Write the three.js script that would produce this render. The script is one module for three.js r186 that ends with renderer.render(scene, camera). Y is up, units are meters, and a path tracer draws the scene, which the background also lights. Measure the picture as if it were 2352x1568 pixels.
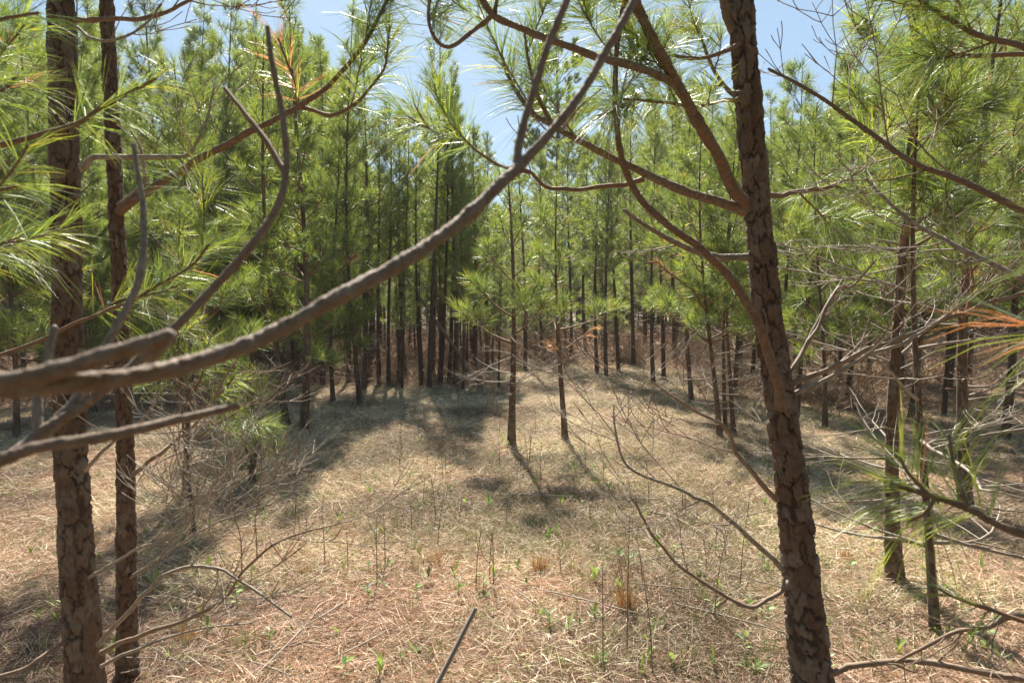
import * as THREE from 'three';

// ---------------------------------------------------------------- camera, sky, sun, exposure
const W = 2352, H = 1568, F = 1568;                       // the photograph's frame in its own units, and the focal length in them
const EYE = new THREE.Vector3(0, 1.6, 0), PITCH = -3.07 * Math.PI / 180;
const scene = new THREE.Scene();
const camera = new THREE.PerspectiveCamera(2 * Math.atan(H / 2 / F) * 180 / Math.PI, W / H, 0.05, 900);
camera.position.copy(EYE); camera.rotation.set(PITCH, 0, 0);
camera.focus = 5.5; camera.userData.fStop = 5.4;
const SUN = new THREE.Vector3(-0.085, Math.sin(0.83), -Math.cos(0.83)).normalize();
{
  const w = 512, h = 256, data = new Float32Array(w * h * 4), d = new THREE.Vector3();
  for (let j = 0; j < h; j++) for (let i = 0; i < w; i++) {
    const a = ((i + 0.5) / w - 0.5) * 2 * Math.PI, e = ((j + 0.5) / h - 0.5) * Math.PI;
    d.set(Math.cos(a) * Math.cos(e), Math.sin(e), Math.sin(a) * Math.cos(e));
    const up = Math.max(0, d.y), c = Math.max(0, d.dot(SUN));
    const hz = Math.exp(-up * 2.3);                                   // paler low down
    const glow = 0.10 * Math.pow(c, 5) + 0.42 * Math.pow(c, 30) + 1.3 * Math.pow(c, 250);   // bright air round the sun
    const o = (j * w + i) * 4;
    let r = 0.032 + 0.175 * hz, g = 0.075 + 0.225 * hz, b = 0.165 + 0.22 * hz;
    if (d.y < 0) { const k = Math.min(1, -d.y * 8); r += (0.16 - r) * k; g += (0.13 - g) * k; b += (0.09 - b) * k; }
    data[o] = r + glow * 0.9; data[o + 1] = g + glow * 0.86; data[o + 2] = b + glow * 0.72; data[o + 3] = 1;
  }
  const t = new THREE.DataTexture(data, w, h, THREE.RGBAFormat, THREE.FloatType);
  t.mapping = THREE.EquirectangularReflectionMapping; t.magFilter = THREE.LinearFilter; t.needsUpdate = true;
  scene.background = t; scene.environment = t;
}
const sun = new THREE.DirectionalLight(new THREE.Color(1, 0.93, 0.82), 5);
sun.position.copy(SUN).multiplyScalar(60); sun.castShadow = true; sun.name = 'sun';
Object.assign(sun.shadow.camera, { left: -40, right: 40, top: 40, bottom: -40, near: 1, far: 150 });
sun.shadow.mapSize.set(4096, 4096); scene.add(sun, sun.target);
const renderer = new THREE.WebGLRenderer({ antialias: true });
renderer.setSize(1024, 682);
renderer.toneMapping = THREE.LinearToneMapping; renderer.toneMappingExposure = 3.2;
renderer.shadowMap.enabled = true;

// ---------------------------------------------------------------- helpers
const V = (x, y, z) => new THREE.Vector3(x, y, z);
const rng = (s) => () => { s = (s + 0x6d2b79f5) | 0; let t = Math.imul(s ^ (s >>> 15), 1 | s); t = (t + Math.imul(t ^ (t >>> 7), 61 | t)) ^ t; return ((t ^ (t >>> 14)) >>> 0) / 4294967296; };
const hash = (x, y, z = 0) => { let h = Math.imul(x | 0, 374761393) ^ Math.imul(y | 0, 668265263) ^ Math.imul(z | 0, 2147483647 ^ 0x5bd1e995); h = Math.imul(h ^ (h >>> 13), 1274126177); h = Math.imul(h ^ (h >>> 15), 0x2c1b3c6d); return ((h ^ (h >>> 16)) >>> 0) / 4294967296; };
const lerp = (a, b, t) => a + (b - a) * t, sat = (x) => Math.min(1, Math.max(0, x)), sstep = (a, b, x) => { x = sat((x - a) / (b - a)); return x * x * (3 - 2 * x); };
const mix3 = (a, b, t) => [a[0] + (b[0] - a[0]) * t, a[1] + (b[1] - a[1]) * t, a[2] + (b[2] - a[2]) * t];
const noise2 = (x, y, s = 0) => { const i = Math.floor(x), j = Math.floor(y), u = x - i, v = y - j, a = u * u * (3 - 2 * u), b = v * v * (3 - 2 * v); return lerp(lerp(hash(i, j, s), hash(i + 1, j, s), a), lerp(hash(i, j + 1, s), hash(i + 1, j + 1, s), a), b); };
const fbm = (x, y, s = 0) => 0.55 * noise2(x, y, s) + 0.3 * noise2(x * 2.1, y * 2.1, s + 7) + 0.15 * noise2(x * 4.3, y * 4.3, s + 13);
// a point of the place seen in the photograph at (x, y), standing `depth` metres ahead of the lens
const cs = Math.cos(PITCH), sn = Math.sin(PITCH);
const ray = (x, y) => { const a = (x - W / 2) / F, b = (H / 2 - y) / F; return V(a, b * cs + sn, b * sn - cs); };
const at = (x, y, depth) => { const v = ray(x, y); return v.multiplyScalar(depth / -v.z).add(EYE); };
const gh = (x, z) => 0.09 * (fbm(x * 0.25 + 40, z * 0.25 + 40, 3) - 0.5) + 0.03 * (noise2(x * 1.3 + 9, z * 1.3 + 5, 4) - 0.5);
const onGround = (x, y) => { const v = ray(x, y); let p = v.clone().multiplyScalar(EYE.y / -v.y).add(EYE); for (let k = 0; k < 3; k++) p = v.clone().multiplyScalar((EYE.y - gh(p.x, p.z)) / -v.y).add(EYE); return p; };

class Geo {
  constructor() { this.p = []; this.n = []; this.c = []; this.i = []; this.u = null; }
  get count() { return this.p.length / 3; }
  vert(x, y, z, nx, ny, nz, c) { this.p.push(x, y, z); this.n.push(nx, ny, nz); this.c.push(c[0], c[1], c[2]); }
  build() {
    const g = new THREE.BufferGeometry(); g.setAttribute('position', new THREE.Float32BufferAttribute(this.p, 3)); g.setAttribute('normal', new THREE.Float32BufferAttribute(this.n, 3));
    g.setAttribute('color', new THREE.Float32BufferAttribute(this.c, 3)); g.setIndex(this.i); this.p = this.n = this.c = this.i = null; return g;
  }
}
const smooth = (pts, n) => new THREE.CatmullRomCurve3(pts, false, 'centripetal').getPoints(n);
const X = V(1, 0, 0), Y = V(0, 1, 0);
// a round, tapering, slightly knobbly tube along a list of points; relief(angle, length along, k) gives [height, colour]
function tube(G, pts, rad, seg, relief, tip = true) {
  const n = pts.length, start = G.count; let t = pts[1].clone().sub(pts[0]).normalize();
  let s = Math.abs(t.y) > 0.9 ? X.clone() : Y.clone(); s.sub(t.clone().multiplyScalar(s.dot(t))).normalize();
  let run = 0; const b = V(), q = V();
  for (let k = 0; k < n; k++) {
    t.copy(pts[Math.min(n - 1, k + 1)]).sub(pts[Math.max(0, k - 1)]).normalize();
    s.sub(q.copy(t).multiplyScalar(s.dot(t))).normalize(); b.crossVectors(t, s);
    if (k) run += pts[k].distanceTo(pts[k - 1]);
    for (let j = 0; j < seg; j++) {
      const a = j / seg * 2 * Math.PI, ca = Math.cos(a), sa = Math.sin(a), [h, c] = relief(a, run, k / (n - 1), rad[k]);
      const nx = s.x * ca + b.x * sa, ny = s.y * ca + b.y * sa, nz = s.z * ca + b.z * sa, r = rad[k] + h;
      G.vert(pts[k].x + nx * r, pts[k].y + ny * r, pts[k].z + nz * r, nx, ny, nz, c);
    }
  }
  for (let k = 0; k < n - 1; k++) for (let j = 0; j < seg; j++) { const a = start + k * seg + j, c = start + k * seg + (j + 1) % seg; G.i.push(a, c, a + seg, c, c + seg, a + seg); }
  if (tip) { const e = G.count, p = pts[n - 1]; G.vert(p.x + t.x * rad[n - 1], p.y + t.y * rad[n - 1], p.z + t.z * rad[n - 1], t.x, t.y, t.z, relief(0, run, 1, rad[n - 1])[1]); for (let j = 0; j < seg; j++) G.i.push(e - seg + j, e - seg + (j + 1) % seg, e); }
}

// ---------------------------------------------------------------- materials
const std = (o) => new THREE.MeshStandardMaterial({ vertexColors: true, roughness: 0.95, ...o });
const M = {
  bark: std({ name: 'bark', roughness: 0.92 }), wood: std({ name: 'twig bark', roughness: 0.8 }),
  needle: new THREE.MeshPhysicalMaterial({ name: 'pine needles', vertexColors: true, roughness: 1, transmission: 0.5, thickness: 0, clearcoat: 0.8, clearcoatRoughness: 0.32, side: THREE.DoubleSide }),
  straw: new THREE.MeshPhysicalMaterial({ name: 'dry straw', vertexColors: true, roughness: 1, transmission: 0.15, thickness: 0, clearcoat: 0.12, clearcoatRoughness: 0.45, side: THREE.DoubleSide }),
  leaf: new THREE.MeshPhysicalMaterial({ name: 'green leaves', vertexColors: true, roughness: 1, transmission: 0.45, thickness: 0, clearcoat: 0.3, clearcoatRoughness: 0.4, side: THREE.DoubleSide }),
};
const names = new Map();
const numbered = (n) => { const k = names.get(n) ?? 0; names.set(n, k + 1); return k ? `${n}_${String(k).padStart(3, '0')}` : n; };
function thing(name, label, category, pos, group) {
  const o = new THREE.Group(); o.name = numbered(name); o.userData = { label, category }; if (group) o.userData.group = group; if (pos) o.position.copy(pos); scene.add(o); return o;
}
function part(name, G, mat, parent, kind) {
  const g = G.build ? G.build() : G; if (G.build && (mat === M.bark || mat === M.wood)) g.computeVertexNormals();
  const m = new THREE.Mesh(g, mat); m.name = name; m.castShadow = m.receiveShadow = true; if (kind) m.userData.kind = kind; parent.add(m); return m;
}

// ---------------------------------------------------------------- ground: one sheet to the horizon
{
  const ax = []; for (let k = -130; k <= 130; k++) { const t = k / 130; ax.push(Math.sign(t) * (Math.abs(t) * 9 + Math.pow(Math.abs(t), 5) * 400)); }
  const az = []; for (let k = 0; k <= 260; k++) { const t = k / 260; az.push(6 - (t * 26 + Math.pow(t, 6) * 480)); }
  const G = new Geo();
  for (const z of az) for (const x of ax) {
    const y = gh(x, z) + 0.02 * (noise2(x * 7, z * 7, 11) - 0.5) + 0.012 * (noise2(x * 19, z * 19, 12) - 0.5);
    const a = fbm(x * 0.9, z * 0.9, 21), b = noise2(x * 6, z * 6, 22);
    let c = mix3([0.15, 0.088, 0.05], [0.20, 0.145, 0.085], sstep(0.35, 0.65, a)); c = mix3(c, [0.13, 0.085, 0.05], 0.6 * sstep(0.5, 0.8, b)); c = mix3(c, [0.12, 0.085, 0.05], 0.35);
    G.vert(x, y, z, 0, 1, 0, c);
  }
  const nx = ax.length; for (let j = 0; j < az.length - 1; j++) for (let i = 0; i < nx - 1; i++) { const a = j * nx + i; G.i.push(a, a + 1, a + nx, a + 1, a + nx + 1, a + nx); }
  const g = G.build(); g.computeVertexNormals();
  const m = new THREE.Mesh(g, std({ name: 'leaf mould', roughness: 1 })); m.name = 'ground'; m.receiveShadow = true; m.userData = { kind: 'structure' }; scene.add(m);
}

// ---------------------------------------------------------------- pine bark
const GREY = [0.15, 0.12, 0.092], TAN = [0.108, 0.068, 0.044], RUST = [0.092, 0.042, 0.022], DEEP = [0.035, 0.02, 0.012];
// plates: blocky cells round the trunk, standing proud of furrows, each with its own height, tilt and tone
function bark(seed, depth, cw, ch, circ) {
  const nc = Math.max(4, Math.round(circ / cw));
  return (a, y, k, r) => {
    const u0 = a / (2 * Math.PI) * nc, ca = Math.cos(a) * nc * 0.16, sa = Math.sin(a) * nc * 0.16, n3 = (f, g, q) => 0.5 * (noise2(ca * f + 7, y * g, seed + q) + noise2(sa * f + 3, y * g + 5, seed + q + 1));
    const u = u0 + (n3(3, 1.6 / ch, 3) - 0.5) * 0.8 + (n3(9, 6 / ch, 5) - 0.5) * 0.45, v = y / ch + (n3(4, 1.3 / ch, 7) - 0.5) * 0.7 + (n3(12, 7 / ch, 9) - 0.5) * 0.3;
    const ui = Math.floor(u), vi = Math.floor(v); let f1 = 9, f2 = 9, id = 0, idB = 0, id2 = 0, dx = 0, dy = 0;
    for (let i = -2; i <= 2; i++) for (let j = -1; j <= 1; j++) {
      const cu = ((ui + i) % nc + nc) % nc, cv = vi + j, ex = u - (ui + i + hash(cu, cv, seed)), ey = v - (cv + hash(cu, cv, seed + 1)), d = Math.max(Math.abs(ex) * 1.1, Math.abs(ey)) * 0.75 + 0.25 * Math.hypot(ex, ey);
      if (d < f1) { f2 = f1; idB = id; f1 = d; id = hash(cu, cv, seed + 2); id2 = hash(cu, cv, seed + 8); dx = ex; dy = ey; } else if (d < f2) { f2 = d; idB = hash(cu, cv, seed + 2); }
    }
    const wide = 0.03 + 0.16 * noise2(y / ch * 0.5, Math.floor(u) * 0.37, seed + 4), e = f2 - f1, grown = sstep(0.45, 0.7, noise2((id + idB) * 37, Math.abs(id - idB) * 41, seed)), on = Math.max(0.75 * grown, sstep(wide * 0.3, wide + 0.05, e)), fl = n3(9, 5 / ch, 11), fine = n3(40, 150, 13), flake = Math.floor(fl * 6) / 6, grit = n3(20, 70, 15);
    const h = depth * (on * (0.55 + 0.6 * id + 0.5 * dy * (id2 - 0.65) + 0.4 * dx * (id - 0.5)) + 0.8 * on * (flake - 0.4) + 0.25 * (fine - 0.5) + 0.3 * (grit - 0.5) - 0.45);
    let c = mix3(TAN, GREY, sat(id2 * 1.5 - 0.3)); c = mix3(c, RUST, sat((0.42 - flake) * 3) * 0.75); c = mix3(DEEP, c, 0.15 + 0.85 * on); const f = 0.6 + 0.5 * fine + 0.42 * grit * (0.4 + id);
    return [h, [c[0] * f, c[1] * f, c[2] * f]];
  };
}
// twigs and limbs: short scaly ridges, brown where young and grey where dead
const woodRelief = (seed, base, alt, rough = 0.13) => (a, y, k, r) => {
  const n = noise2(a * 1.3, y / Math.max(0.012, r * 1.7), seed), m = noise2(a * 2.2 + 4, y / Math.max(0.005, r * 0.6), seed + 4), knob = Math.pow(noise2(1.5, y / Math.max(0.03, r * 6), seed + 9), 3) * 0.75, sc = noise2(a * 1.9 + 0.5 * y / Math.max(0.006, r), y / Math.max(0.004, r * 0.45), seed + 6);
  const c = mix3(base, alt, sat(n * 1.3 - 0.2)), f = 0.78 + 0.44 * m; return [r * (rough * (n + m + 1.1 * sc - 1.4) + knob * 0.45), [c[0] * f, c[1] * f, c[2] * f]];
};
const LIVE = [[0.215, 0.12, 0.062], [0.14, 0.09, 0.057]], OLD = [[0.19, 0.118, 0.07], [0.225, 0.175, 0.13]], DEAD = [[0.30, 0.255, 0.205], [0.17, 0.135, 0.10]];

// ---------------------------------------------------------------- needles
const PAL = { fresh: [0.27, 0.345, 0.035], mid: [0.175, 0.265, 0.035], dark: [0.08, 0.15, 0.04], yellow: [0.42, 0.39, 0.04], dead: [0.46, 0.17, 0.055], tan: [0.42, 0.27, 0.13] };
const q1 = V(), q2 = V(), q3 = V(), q4 = V();
function needle(G, b, d, len, w, droop, c, c2, R, bent) {
  q1.set(R() - 0.5, R() - 0.5, R() - 0.5); q1.sub(q2.copy(d).multiplyScalar(q1.dot(d))).normalize(); q2.crossVectors(d, q1);   // q1 across, q2 facing
  const s = G.count, h = w / 2, A = 0.75;
  const put = (p, e, sg, col) => G.vert(p.x + q1.x * e * sg, p.y + q1.y * e * sg, p.z + q1.z * e * sg, q2.x + q1.x * sg * A, q2.y + q1.y * sg * A, q2.z + q1.z * sg * A, col);
  put(b, h, 1, c); put(b, h, -1, c);
  if (!bent) { q3.copy(b).addScaledVector(d, len); q3.y -= droop * len; put(q3, 0, 0, c2); G.i.push(s, s + 1, s + 2); return; }
  q3.copy(b).addScaledVector(d, len * 0.55); q3.y -= droop * len * 0.22; put(q3, h * 0.95, 1, c); put(q3, h * 0.95, -1, c);
  q4.copy(b).addScaledVector(d, len); q4.y -= droop * len; put(q4, 0, 0, c2); G.i.push(s, s + 1, s + 2, s + 1, s + 3, s + 2, s + 2, s + 3, s + 4);
}
// needles along the end of a shoot
function brush(G, pts, len, o, R) {
  const total = []; let L = 0; for (let k = 1; k < pts.length; k++) { L += pts[k].distanceTo(pts[k - 1]); total.push(L); }
  const use = Math.min(L, len), n = Math.max(4, Math.round(use * o.perM)), p = V(), t = V(), d = V(), s = V(), b = V();
  const shift = R(), tone = 0.72 + 0.6 * R(), old = R();
  for (let i = 0; i < n; i++) {
    const f = (i + R()) / n, z = L - use * (1 - f); let k = 0; while (k < total.length - 1 && total[k] < z) k++;
    const l0 = k ? total[k - 1] : 0; p.lerpVectors(pts[k], pts[k + 1], sat((z - l0) / (total[k] - l0))); t.copy(pts[k + 1]).sub(pts[k]).normalize();
    s.set(R() - 0.5, R() - 0.5, R() - 0.5); s.sub(b.copy(t).multiplyScalar(s.dot(t))).normalize();
    const al = lerp(1.15, 0.42, f) * (0.75 + 0.5 * R()), ln = o.len * (0.72 + 0.42 * R()) * lerp(1, 0.88, f), pick = R();
    let c = pick < 0.34 ? PAL.fresh : pick < 0.74 ? PAL.mid : pick < 0.94 ? PAL.dark : PAL.yellow; c = mix3(c, PAL.yellow, 0.4 * shift * R()); if (old < 0.25) c = mix3(c, PAL.dark, 0.6);
    if (o.dead || R() < (o.brown ?? 0.012)) c = mix3(PAL.dead, PAL.tan, R() * 0.7);
    const v = tone * (0.55 + 0.9 * R()); c = [c[0] * v, c[1] * v, c[2] * v];
    for (let j = 0; j < o.per; j++) {
      d.copy(t).multiplyScalar(Math.cos(al)).addScaledVector(s, Math.sin(al)); d.x += (R() - 0.5) * 0.22; d.y += (R() - 0.5) * 0.22; d.z += (R() - 0.5) * 0.22; d.normalize();
      needle(G, p, d, ln * (0.9 + 0.2 * R()), o.w, o.droop * (0.5 + R()), c, mix3(c, PAL.yellow, 0.18), R, o.bent);
    }
  }
}
// one limb of a pine with its side shoots
function limb(Wd, N, p0, dir, L, r0, o, R, depth = 0) {
  const n = depth === 0 ? o.nodes : 4, d = dir.clone().normalize(), pts = [p0.clone()], rad = [r0 * 1.15], p = p0.clone();
  for (let k = 1; k <= n; k++) {
    d.y += (o.up ?? 0.5) / n * (0.4 + 1.2 * k / n); d.x += (R() - 0.5) * o.wob; d.y += (R() - 0.5) * o.wob * 0.8; d.z += (R() - 0.5) * o.wob; d.normalize();
    p.addScaledVector(d, L / n); pts.push(p.clone()); rad.push(Math.max(o.rmin, r0 * (1 - 0.72 * k / n)));
  }
  tube(Wd, pts, rad, depth ? Math.max(3, o.seg - 2) : o.seg, woodRelief((R() * 999) | 0, o.wood[0], o.wood[1]));
  if (N) brush(N, pts, o.nb * (0.75 + 0.5 * R()) * (depth ? 0.85 : 1), o.needle, R);
  if (depth >= o.depth || L < 0.16) return;
  const m = Math.max(1, Math.round(L / o.gap));
  for (let k = 0; k < m; k++) {
    const t = 0.28 + 0.62 * (k + 0.3 + 0.5 * R()) / m, i = Math.min(n - 1, Math.floor(t * n)), q = V().lerpVectors(pts[i], pts[i + 1], t * n - i), ax = pts[i + 1].clone().sub(pts[i]).normalize();
    const side = V().crossVectors(ax, Y).normalize(), upv = V().crossVectors(side, ax);
    for (const sg of [-1, 1]) {
      if (R() < (o.skip ?? 0.15)) continue;
      const al = 0.6 + 0.4 * R(), roll = (R() - 0.35) * 1.1, dd = ax.clone().multiplyScalar(Math.cos(al)).addScaledVector(side, sg * Math.sin(al) * Math.cos(roll)).addScaledVector(upv, Math.sin(al) * Math.sin(roll));
      limb(Wd, N, q, dd, Math.max(0.1, L * (1 - t) * (0.6 + 0.4 * R())), Math.max(o.rmin, rad[i] * 0.55), o, R, depth + 1);
    }
  }
}
const LOOK = {   // how finely a pine's needles are cut, by how near it stands
  near: { nodes: 9, seg: 7, rmin: 0.0022, wob: 0.22, nb: 0.26, gap: 0.24, depth: 2, wood: LIVE, needle: { perM: 230, per: 3, len: 0.18, w: 0.0018, droop: 0.2, bent: true } },
  mid: { nodes: 7, seg: 5, rmin: 0.0025, wob: 0.22, nb: 0.21, gap: 0.25, depth: 2, wood: LIVE, needle: { perM: 170, per: 2, len: 0.185, w: 0.0042, droop: 0.08, bent: false } },
  far: { nodes: 5, seg: 4, rmin: 0.004, wob: 0.22, nb: 0.28, gap: 0.27, depth: 1, skip: 0.08, wood: OLD, needle: { perM: 140, per: 1, len: 0.20, w: 0.0095, droop: 0.08, bent: false } },
};
// a whole pine standing at `base`: trunk along `path` (points above the base), whorls of limbs between crown[0] and crown[1] metres, dead limbs below
function pine(o) {
  const R = rng(o.seed), look = o.coarse ? { ...LOOK[o.look], needle: { ...LOOK[o.look].needle, ...o.coarse } } : LOOK[o.look], g = thing(o.name ?? 'pine_tree', o.label, 'pine tree', o.base, o.group), Ht = o.height;
  const bend = (o.bend ?? 0.02) * Ht, b1 = R() * 6.28, lean = o.lean ?? [(R() - 0.5) * 0.05, (R() - 0.5) * 0.05];
  const path = o.path ?? [...Array(7)].map((_, k) => { const t = k / 6, y = -0.08 + t * (Ht + 0.08); return V(lean[0] * y + bend * Math.sin(t * 4 + b1) - bend * Math.sin(b1), y, lean[1] * y + bend * Math.cos(t * 3.2 + b1) - bend * Math.cos(b1)); });
  const curve = new THREE.CatmullRomCurve3(path, false, 'centripetal'), rows = o.rows ?? (o.look === 'far' ? 14 : 90), pts = o.step ? (() => { curve.arcLengthDivisions = 600; const L = curve.getLength(), q = []; for (let s = 0; s < L; s += s < 3.2 ? o.step : 0.09) q.push(curve.getPointAt(s / L)); q.push(curve.getPointAt(1)); return q; })() : curve.getSpacedPoints(rows);
  const fl = o.flare ?? [0.45, 0.35], radAt = (y) => Math.max(0.004, o.r * Math.pow(Math.max(0.0, 1 - y / (Ht * 1.03)), 0.8) * (1 + fl[0] * Math.exp(-Math.max(0, y) / fl[1]) + (o.look === 'far' ? 0.1 : 0.3) * Math.exp(-Math.max(0, y) / (o.r * 0.9))));
  const rad = pts.map((p) => radAt(p.y)), T = new Geo(), seg = o.seg ?? (o.look === 'far' ? 8 : 18);
  tube(T, pts, rad, seg, o.look === 'far' ? woodRelief(o.seed, [0.115, 0.075, 0.05], [0.075, 0.055, 0.042], 0.08) : bark(o.seed, o.relief ?? o.r * 0.1, o.r > 0.04 ? 0.046 : 0.03, o.r > 0.04 ? 0.085 : 0.055, 2 * Math.PI * o.r));
  const onTrunk = (y) => { let k = 0; while (k < pts.length - 2 && pts[k + 1].y < y) k++; const a = pts[k], b = pts[k + 1]; return V().lerpVectors(a, b, sat((y - a.y) / (b.y - a.y))); };
  const [c0, c1] = o.crown, far = o.look === 'far', N0 = far ? new Geo() : null; let y = c0;
  const put = (nm, y, az, el, L, lk, alive) => {
    const Wd = far ? T : new Geo(), N = alive ? (far ? N0 : new Geo()) : null, p = onTrunk(y), r = Math.min(radAt(y) * 0.55, alive ? 0.006 + L * 0.011 : 0.003 + L * 0.006); p.addScaledVector(V(Math.cos(az), 0, Math.sin(az)), radAt(y) * 0.6);
    limb(Wd, N, p, V(Math.cos(az) * Math.cos(el), Math.sin(el), Math.sin(az) * Math.cos(el)), L, r, lk, R);
    if (far) return; const m = part(nm, Wd, M.wood, g); if (N) part('needles', N, M.needle, m, 'stuff');
  };
  let az0 = R() * 6.28;
  while (y < c1 - 0.12) {
    const t = (y - c0) / (c1 - c0), k = o.per ?? (far ? 4 : 4), L0 = lerp(o.len[0], o.len[1], Math.pow(t, o.shape ?? 1));
    for (let i = 0; i < k; i++) if (R() > (o.gaps ?? 0.1)) put('branch', y + (R() - 0.5) * 0.14, az0 + i / k * 6.28 + (R() - 0.5) * 0.7, lerp(o.elev?.[0] ?? 0.35, o.elev?.[1] ?? 0.95, t) + (R() - 0.5) * 0.3, L0 * (0.65 + 0.6 * R()), look, true);
    az0 += 1.1 + R(); y += (o.whorl ?? 0.34) * (0.7 + 0.6 * R());
  }
  { const top = pts.slice(-4), N = far ? N0 : new Geo(); brush(N, top, 0.45, look.needle, R); if (!far) part('needles', N, M.needle, g, 'stuff'); }
  for (let i = 0; i < (o.dead ?? 0); i++) put('dead_branch', lerp(o.deadFrom ?? 0.35, c0, R()), R() * 6.28, (R() - 0.35) * 0.7, (0.3 + 0.6 * R()) * (o.deadLen ?? 1), { ...look, nodes: far ? 4 : 7, wood: DEAD, depth: far ? 0 : 2, up: 0.15, wob: 0.35, gap: 0.2, skip: 0.42, rmin: far ? 0.003 : 0.0014 }, false);
  part('trunk', T, M.bark, g); if (far) part('crown', N0, M.needle, g, 'stuff');
  return g;
}

// ---------------------------------------------------------------- limbs followed one by one
// pts: [x, y, depth] along the limb; w0, w1: how wide it looks at its ends
function traced(tree, pts, w0, w1, o = {}) {
  const R = rng(o.seed ?? ((pts[0][0] * 31 + pts[0][1] * 17) | 0)), P = pts.map((p) => at(...p).sub(tree.position)), scaly = w0 >= 15, rm = (w0 + w1) / 4 / F * pts[pts.length >> 1][2], len = P.reduce((a, p, i) => a + (i ? p.distanceTo(P[i - 1]) : 0), 0), n = scaly ? Math.min(620, Math.round(len / Math.max(0.0022, rm * 0.22))) : (pts.length - 1) * (o.fine ?? 14), c = smooth(P, n);
  const node = (i, q) => hash(i, q, pts[0][0] | 0) - 0.5; let run = 0;
  c.forEach((p, k) => { if (!k) return; run += p.distanceTo(P[0]) * 0 + c[k - 1].distanceTo(c[k]); const f = run / (o.kink ?? (scaly ? 0.13 : 0.075)), i = Math.floor(f), u = f - i, am = (lerp(w0, w1, k / n) / F * pts[0][2]) * (o.kinks ?? (scaly ? 0.42 : 0.85)) * Math.min(1, k / 6); p.add(V(lerp(node(i, 1), node(i + 1, 1), u), lerp(node(i, 2), node(i + 1, 2), u), lerp(node(i, 3), node(i + 1, 3), u)).multiplyScalar(am)); });
  if (o.from) c.unshift(o.from.clone().sub(tree.position));
  const rad = c.map((_, k) => { const t = k / (c.length - 1), f = t * (pts.length - 1), i = Math.min(pts.length - 2, Math.floor(f)), d = lerp(pts[i][2], pts[i + 1][2], f - i); return lerp(w0, w1, t) / 2 / F * d * (1 + 0.2 * Math.exp(-t * 30)); });
  const Wd = new Geo(), wood = o.wood ?? LIVE, sd = (R() * 999) | 0, plates = bark(sd, rm * 0.24, 2 * Math.PI * rm / 5.2, 2 * Math.PI * rm / 3, 2 * Math.PI * rm), scales = woodRelief(sd, wood[0], wood[1], 0.1);
  tube(Wd, c, rad, scaly ? 22 : o.seg ?? 9, scaly ? (a, y, k, r) => { const [h, q] = plates(a, y, k, r), [h2, q2] = scales(a, y, k, r); return [h + h2, mix3(q, q2, 0.6)]; } : woodRelief(sd, wood[0], wood[1], o.rough ?? 0.15));
  const look = { ...LOOK.near, ...(o.look ?? {}), wood: o.twigWood ?? wood }, N = o.needles || o.tufts ? new Geo() : null;
  if (o.needles) brush(N, c, o.needles, { ...look.needle, ...(o.needle ?? {}) }, R);
  const tw = Math.round((o.twigs ?? 0) * (o.tufts ? 1 : 1.4)); for (let k = 0; k < tw; k++) {
    const t = lerp(o.t0 ?? 0.25, o.t1 ?? 0.98, (k + 0.2 + 0.6 * R()) / tw), i = Math.min(c.length - 2, Math.floor(t * (c.length - 1))), ax = c[i + 1].clone().sub(c[i]).normalize(), s = V(R() - 0.5, R() - 0.5, R() - 0.5);
    s.sub(ax.clone().multiplyScalar(s.dot(ax))).normalize(); if (o.rise) s.y = Math.abs(s.y);
    limb(Wd, o.tufts ? N : null, c[i], ax.multiplyScalar(0.75).add(s.multiplyScalar(0.65)), (o.twigLen ?? 0.3) * (0.5 + R()), Math.max(look.rmin * 0.8, rad[i] * (o.tufts ? 0.5 : 0.36)), { ...look, rmin: o.tufts ? look.rmin : 0.0013, depth: o.twigDepth ?? (o.tufts ? 1 : 2), nodes: 6, wob: o.tufts ? look.wob : 0.42, gap: o.tufts ? look.gap : 0.13, up: o.up ?? 0.3, needle: { ...look.needle, ...(o.needle ?? {}) } }, R, 0);
  }
  const m = part(o.name ?? 'branch', Wd, M.wood, tree); if (N) part('needles', N, M.needle, m, 'stuff'); return m;
}
// trunk followed through the frame at one depth, carried down to the ground and up to its full height
function trunkPath(px, depth, Ht) {
  const P = px.map(([x, y]) => at(x, y, depth)).sort((a, b) => a.y - b.y), lo = P[0].clone().sub(P[1]).multiplyScalar(1 / (P[1].y - P[0].y)), n = P.length, hi = P[n - 1].clone().sub(P[n - 2]).multiplyScalar(1 / (P[n - 1].y - P[n - 2].y));
  const base = P[0].clone().addScaledVector(lo, P[0].y); base.y = gh(base.x, base.z);
  const path = [base.clone().addScaledVector(lo, 0.08), ...P, P[n - 1].clone().add(V(hi.x * 0.4, 1, hi.z).multiplyScalar(1.5)), P[n - 1].clone().add(V(hi.x * 0.3, 1, hi.z).multiplyScalar(Ht - P[n - 1].y))].map((p) => p.sub(base));
  return { base, path };
}

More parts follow.
